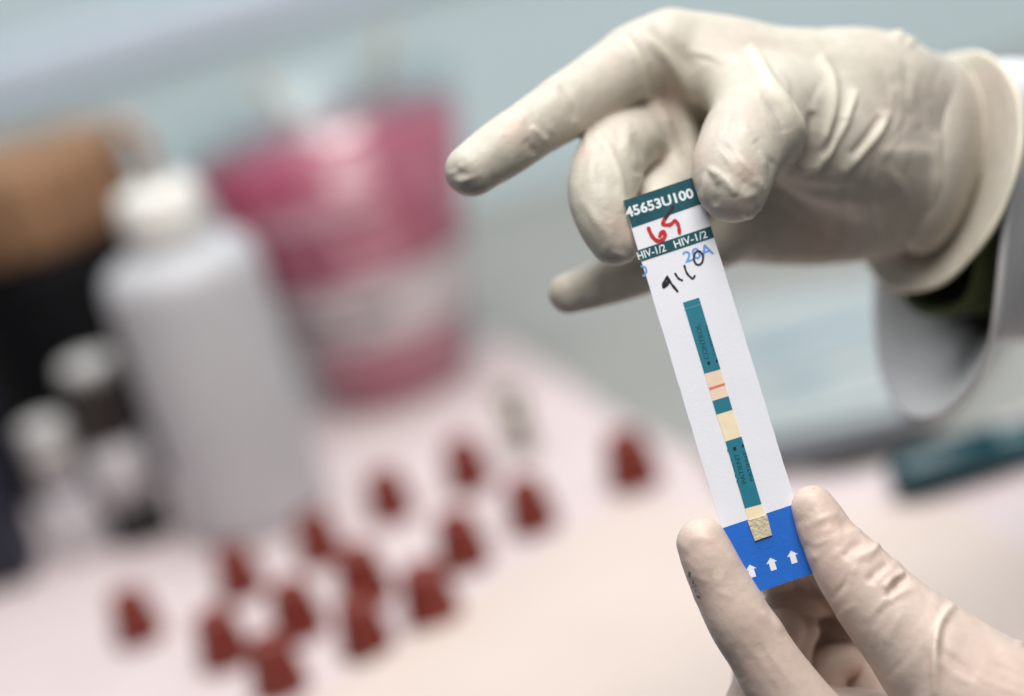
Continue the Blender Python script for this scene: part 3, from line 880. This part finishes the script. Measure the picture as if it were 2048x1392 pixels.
ufolds = [
    ([z1(790, 130), z1(860, 215), z1(905, 330), z1(925, 420)], 9, 10, 12),
    ([z1(880, 110), z1(980, 220), z1(1060, 320), z1(1130, 440)], 9, 12, 10),
    ([z1(940, 100), z1(1040, 210), z1(1120, 300)], -4, 14, 14),
    ([z2(690, 300), z2(760, 420), z2(800, 470)], 3, 12, 12),
    ([z2(900, 360), z2(960, 430), z2(1000, 540)], 4, 14, 14),
    ([z2(860, 700), z2(940, 800), z2(960, 930)], 4, 12, 12),
    ([z2(560, 880), z2(640, 960), z2(760, 1010)], 4, 12, 12),
    ([z2(290, 190), z2(380, 345), z2(450, 440), z2(498, 560), z2(490, 690)], 16, 12, 16),
    ([z2(340, 400), z2(410, 470), z2(440, 560)], -7, 10, 10),
    ([z2(590, 230), z2(640, 330), z2(650, 450), z2(620, 560), z2(590, 680)], 10, 9, 13),
    ([z2(560, 470), z2(545, 580), z2(510, 690)], -9, 10, 10),
    ([z2(740, 380), z2(710, 490), z2(650, 600), z2(590, 690), z2(500, 730)], 10, 8, 11),
    ([z2(690, 500), z2(640, 590), z2(570, 670)], -8, 8, 8),
    ([z2(885, 470), z2(830, 570), z2(760, 650), z2(680, 740)], 10, 8, 12),
    ([z2(850, 490), z2(790, 580), z2(720, 660)], -10, 8, 8),
    ([z2(1090, 560), z2(1085, 700), z2(1060, 850), z2(1000, 1010)], 12, 9, 12),
    ([z2(840, 650), z2(960, 635), z2(1080, 650)], 5, 12, 20),
    ([z2(420, 770), z2(600, 815), z2(820, 800)], -8, 16, 14),
    ([z2(320, 880), z2(350, 1000), z2(420, 1120)], 8, 9, 9),
    ([z2(900, 170), z2(940, 140), z2(990, 190)], 9, 14, 14),
    # first finger creases
    ([z1(545, 350), z1(600, 420), z1(612, 510)], -5, 9, 9),
    ([z1(430, 530), z1(470, 575), z1(500, 590)], 5, 6, 8),
    ([z1(100, 700), z1(130, 730), z1(180, 725)], -6, 7, 7),
    ([z1(80, 760), z1(140, 760), z1(220, 730)], 5, 6, 6),
    ([z1(400, 590), z1(425, 620), z1(450, 655)], -4, 9, 9),
    # second finger: slack latex
    ([z1(690, 560), z1(760, 640), z1(800, 760), z1(815, 900)], 6, 10, 10),
    ([z1(640, 830), z1(700, 930), z1(760, 1000)], 6, 9, 9),
    ([z1(860, 560), z1(905, 660), z1(880, 740)], -6, 12, 12),
    ([z1(760, 1060), z1(815, 1080), z1(850, 1100)], 6, 7, 7),
    # loose latex over the thumb tip
    ([zt_(340, 725), zt_(430, 770), zt_(520, 840), zt_(590, 920), zt_(610, 980)], 11, 6, 9),
    ([zt_(350, 760), zt_(330, 880), zt_(300, 1050)], 8, 7, 7),
    ([zt_(440, 860), zt_(420, 970), zt_(420, 1080)], -9, 9, 9),
    ([zt_(600, 560), zt_(700, 680), zt_(780, 800), zt_(800, 880)], 8, 6, 10),
    ([zt_(640, 960), zt_(720, 985), zt_(800, 940)], 7, 6, 8),
    ([zt_(640, 780), zt_(680, 850), zt_(720, 900)], -6, 9, 9),
    ([zt_(820, 560), zt_(880, 680), zt_(900, 780)], 6, 7, 8),
    ([zt_(640, 330), zt_(730, 400), zt_(800, 470)], 4, 8, 8),
]
ufolds = [(f[0], f[1] * (0.62 if f[0][0][1] > 290 and f[0][0][0] < 1540 else 1.25), f[2] * 1.0, f[3] * 1.1) for f in ufolds]
ufolds += fine_wrinkles([
    (1590, 170, 1800, 330, 115, 16, 4.0, 110), (1600, 330, 1830, 520, 100, 14, 3.5, 120), (1440, 120, 1600, 300, 60, 10, 3.0, 90),
    (1400, 60, 1800, 150, 15, 10, 2.5, 130), (1000, 180, 1250, 320, 60, 10, 2.5, 60), (1150, 260, 1290, 500, 100, 12, 3.0, 90),
    (1390, 300, 1550, 440, 60, 12, 3.5, 60), (1290, 140, 1400, 340, 70, 8, 3.5, 110), (900, 310, 1000, 390, 140, 5, 2.0, 40),
    (1100, 540, 1280, 620, 70, 5, 2.0, 50), (1800, 120, 1900, 480, 95, 8, 4.0, 110)], 5)
P, Q, fo = build_hand((-180, -760, F_PX - 120), (1040, -60, F_PX + 880), upper, ufolds, 4.4, (1.2, 34), 3)
hand1 = empty('gloved_hand', W(1700, 300, 500), 'upper hand in pale latex glove, reaching from white sleeve, pinching the top of the card', 'hand')
glove1 = hand_mesh('glove', P, Q, fo, m_glove1, hand1)

def ring(cx, cy, cz, ex, ey, n=10, wob=0.0, seed=0):
    """ring of points about a centre, spanned by two half-axes given as (px, py, depth)"""
    r = random.Random(seed); out = []
    for k in range(n):
        a = 2 * math.pi * k / n
        s = 1 + wob * r.uniform(-1, 1)
        out.append(cs(cx + s * (ex[0] * math.cos(a) + ey[0] * math.sin(a)), cy + s * (ex[1] * math.cos(a) + ey[1] * math.sin(a)),
                      cz + s * (ex[2] * math.cos(a) + ey[2] * math.sin(a))))
    return out
# flared cuff of the glove
cuff = loft('cuff', [
    ring(1780, 300, 590, (60, 0, -120), (10, -150, 0)),
    ring(1822, 300, 590, (64, 0, -160), (14, -190, 0)),
    ring(1850, 305, 610, (76, 3, -150), (18, -200, 0), wob=.02, seed=2),
    ring(1880, 312, 650, (84, 5, -90), (24, -190, 0), wob=.02, seed=4),
    ring(1880, 326, 640, (106, 5, -125), (42, -206, 0), wob=.02, seed=5),
    ring(1880, 338, 632, (134, 0, -185), (54, -226, 0), wob=.02, seed=5),
    ring(1878, 344, 630, (153, 0, -215), (60, -236, 0), wob=.015, seed=5),
], m_glove1, glove1, thick=0.0012)
rimpts = catmull(ring(1878, 344, 630, (153, 0, -215), (60, -236, 0), wob=.015, seed=5), 9, True)
V, Fc = [], []; nr = len(rimpts); cen = rimpts.mean(0)
for i, q in enumerate(rimpts):
    tg = rimpts[(i + 1) % nr] - rimpts[i - 1]; tg /= np.linalg.norm(tg)
    a = q - cen; a -= tg * (a @ tg); a /= np.linalg.norm(a); b_ = np.cross(tg, a)
    for k in range(10):
        an = 2 * math.pi * k / 10
        V.append(q + (a * math.cos(an) + b_ * math.sin(an)) * (6.5 + 1.5 * math.sin(i * .7)))
for i in range(nr):
    for k in range(10):
        i2, k2 = (i + 1) % nr, (k + 1) % 10
        Fc.append((i * 10 + k, i * 10 + k2, i2 * 10 + k2, i2 * 10 + k))
m_bead = material('cream rolled latex', lin(216, 210, 190), rough=0.5, var=0.05, sss=.2, sss_scale=.002)
world_child('rolled_rim', cs2w(np.array(V)), Fc, m_bead, glove1)
# white coat sleeve and the dark green sleeve inside it
m_coat = material('white coat cloth', lin(214, 215, 217), rough=0.85, var=0.03, nscale=60, bump=0.3, bscale=900)
m_green = material('dark olive cloth', lin(80, 90, 52), rough=0.9, var=0.1, nscale=90, bump=0.3, bscale=900)
rim = [cs(1960, 118, 660), cs(2014, 190, 540), cs(2030, 330, 480), cs(2008, 480, 480), cs(1996, 600, 520), cs(1980, 700, 590), cs(1935, 788, 680),
       cs(1865, 838, 780), cs(1795, 818, 880), cs(1754, 710, 960), cs(1750, 540, 1000), cs(1780, 350, 980), cs(1840, 190, 880), cs(1905, 125, 760)]
def shift(rg, dx, dy, dz, s=1.0):
    c = np.mean(rg, axis=0); return [(q - c) * s + c + np.array([dx, dy, dz]) for q in rg]
sleeve = loft('coat_sleeve', [rim, shift(rim, 40, -30, 50, .90), shift(rim, 130, -90, 150, .80), shift(rim, 280, -110, 320, .80), shift(rim, 600, -150, 700, .9), shift(rim, 1700, -260, 1900, 1.0)],
              m_coat, hand1, thick=0.0016, samples=84)
inner = [cs(1935, 180, 690), cs(1970, 330, 590), cs(1975, 480, 600), cs(1955, 590, 680), cs(1900, 625, 760), cs(1830, 610, 850), cs(1790, 480, 900), cs(1800, 300, 880), cs(1860, 190, 800)]
loft('shirt_sleeve', [shift(inner, -20, 0, -20, .95), inner, shift(inner, 150, -10, 170, 1.02), shift(inner, 400, -30, 450, 1.1)], m_green, hand1, thick=0.001)

# ------------------------------------------------------------------ lower hand (from the lower right)
z3 = lambda x, y: (1340 + x / 2.893, 940 + y / 2.893)
zq = lambda x, y: (1420 + x / 4.192, 1060 + y / 4.192)
lower = [
    # palm and ball of the thumb
    ([(1860, 1310, -45, 110), (1985, 1440, -40, 165), (2160, 1620, 0, 260)], 30),
    ([(1640, 1480, 160, 110), (1800, 1560, 180, 170), (2100, 1700, 200, 260)], 60),
    ([(1900, 1440, 240, 120), (2060, 1560, 260, 200)], 60),
    ([(1560, 1330, 460, 80), (1660, 1260, 470, 80), (1760, 1360, 420, 110), (1860, 1440, 330, 120)], 20),
    ([(1560, 1420, 460, 90), (1700, 1420, 460, 110)], 20),
    # right digit
    ([(1626, 1014, -8, 43), (1640, 1042, -12, 50), (1664, 1086, -20, 58), (1704, 1142, -30, 73), (1766, 1214, -40, 88), (1860, 1310, -45, 112)], 14),
    # bunched latex at the joint of the right digit
    ([(1690, 1102, -40, 24), (1722, 1092, -10, 18)], 16),
    ([(1712, 1134, -50, 28), (1756, 1122, -12, 19)], 16),
    ([(1738, 1168, -55, 30), (1786, 1148, -10, 20)], 14),
    # left digit
    ([(1404, 1086, -20, 51), (1418, 1118, -24, 55), (1441, 1168, -24, 59), (1478, 1238, -26, 65), (1544, 1342, -20, 70), (1640, 1480, 0, 92), (1760, 1600, 80, 140)], 8),
    # roof behind the card and right digit, added to shade the hollow
    ([(1545, 1118, 100, 46), (1550, 1120, 240, 54), (1562, 1140, 420, 64)], 5),
    ([(1655, 1118, 150, 48), (1692, 1150, 300, 68), (1722, 1205, 430, 80)], 5),
    ([(1602, 1106, 100, 44), (1610, 1110, 240, 54), (1625, 1135, 420, 66)], 5),
    ([(1500, 1440, 150, 62), (1536, 1330, 190, 54), (1566, 1262, 215, 46)], 5),  # from here on, the curled fingers in the hollow of the hand
    ([(1520, 1400, 300, 60), (1530, 1300, 330, 56), (1566, 1230, 350, 52), (1616, 1200, 350, 46), (1660, 1196, 350, 36)], 5),
    ([(1575, 1430, 270, 60), (1574, 1340, 255, 50), (1588, 1282, 250, 42), (1606, 1262, 250, 34)], 5),
    ([(1640, 1470, 330, 60), (1640, 1390, 320, 54), (1654, 1340, 320, 46), (1692, 1322, 320, 34)], 5),
]
lfolds = [
    ([z3(955, 275), z3(1000, 310), z3(1040, 360)], -6, 9, 9),
    ([z3(780, 335), z3(860, 285), z3(975, 250)], 4, 5, 7),
    ([z3(1000, 505), z3(1060, 455), z3(1130, 415)], -8, 9, 9),
    ([z3(1060, 520), z3(1130, 480), z3(1215, 470)], 5, 8, 8),
    ([z3(1140, 650), z3(1200, 590), z3(1265, 540)], -9, 8, 8),
    ([z3(1190, 640), z3(1250, 590), z3(1300, 570)], 5, 6, 7),
    ([z3(1255, 740), z3(1290, 680), z3(1330, 640), z3(1380, 615)], -16, 6, 8),
    ([z3(1240, 690), z3(1290, 630), z3(1360, 590)], 9, 8, 8),
    ([z3(1640, 770), z3(1570, 860), z3(1535, 980), z3(1530, 1120), z3(1535, 1330)], 14, 10, 6),
    ([z3(1600, 870), z3(1575, 980), z3(1570, 1120)], -6, 8, 8),
    ([z3(1940, 920), z3(2010, 960), z3(2060, 1010)], 12, 8, 8),
    ([z3(540, 820), z3(610, 880), z3(660, 960)], 4, 10, 10),
    ([z3(900, 330), z3(1000, 420)], 3, 14, 14),
    ([z3(1560, 1000), z3(1480, 1120), z3(1450, 1307)], -4, 16, 16),
]
lfolds = [(f[0], f[1] * (0.65 if abs(f[1]) < 13 else 1.0), f[2] * 1.1, f[3] * 1.2) for f in lfolds]
lfolds += fine_wrinkles([
    (1600, 1000, 1720, 1120, -25, 8, 2.0, 50), (1680, 1080, 1830, 1230, -40, 14, 3.0, 60), (1740, 1200, 1900, 1380, -55, 10, 2.2, 100),
    (1360, 1060, 1460, 1200, 40, 8, 1.8, 50), (1420, 1200, 1600, 1390, 60, 12, 2.0, 90), (1880, 1240, 2040, 1390, 40, 8, 2.2, 110)], 8)
P2, Q2, fo2 = build_hand((300, 230, F_PX - 260), (1330, 1000, F_PX + 520), lower, lfolds, 4.4, (1.0, 36), 9)
hand2 = empty('gloved_hand', W(1900, 1400, 100), 'lower hand in pinkish latex glove holding the blue card end between two digits', 'hand')
o2 = np.array(hand2.location)
def sp(px, py, z): return tuple(np.array(W(px, py, z)) - o2)
spots = [
    (sp(1372, 1152, -55), .0016, lin(60, 70, 70), True),
    (sp(1382, 1172, -55), .0015, lin(60, 66, 66), True),
    (sp(1392, 1190, -55), .0014, lin(70, 70, 90), True),
    (sp(1437, 1148, -80), .0015, lin(250, 240, 222), False),
    (sp(1628, 974, -30), .0006, lin(150, 50, 44), False),
    (sp(1510, 1193, -72), .0004, lin(120, 50, 44), False),
]
m_glove2 = glove_material('warm latex glove', lin(213, 195, 183), lin(230, 217, 197), lin(209, 184, 171), spots=spots)
hand_mesh('glove', P2, Q2, fo2, m_glove2, hand2)
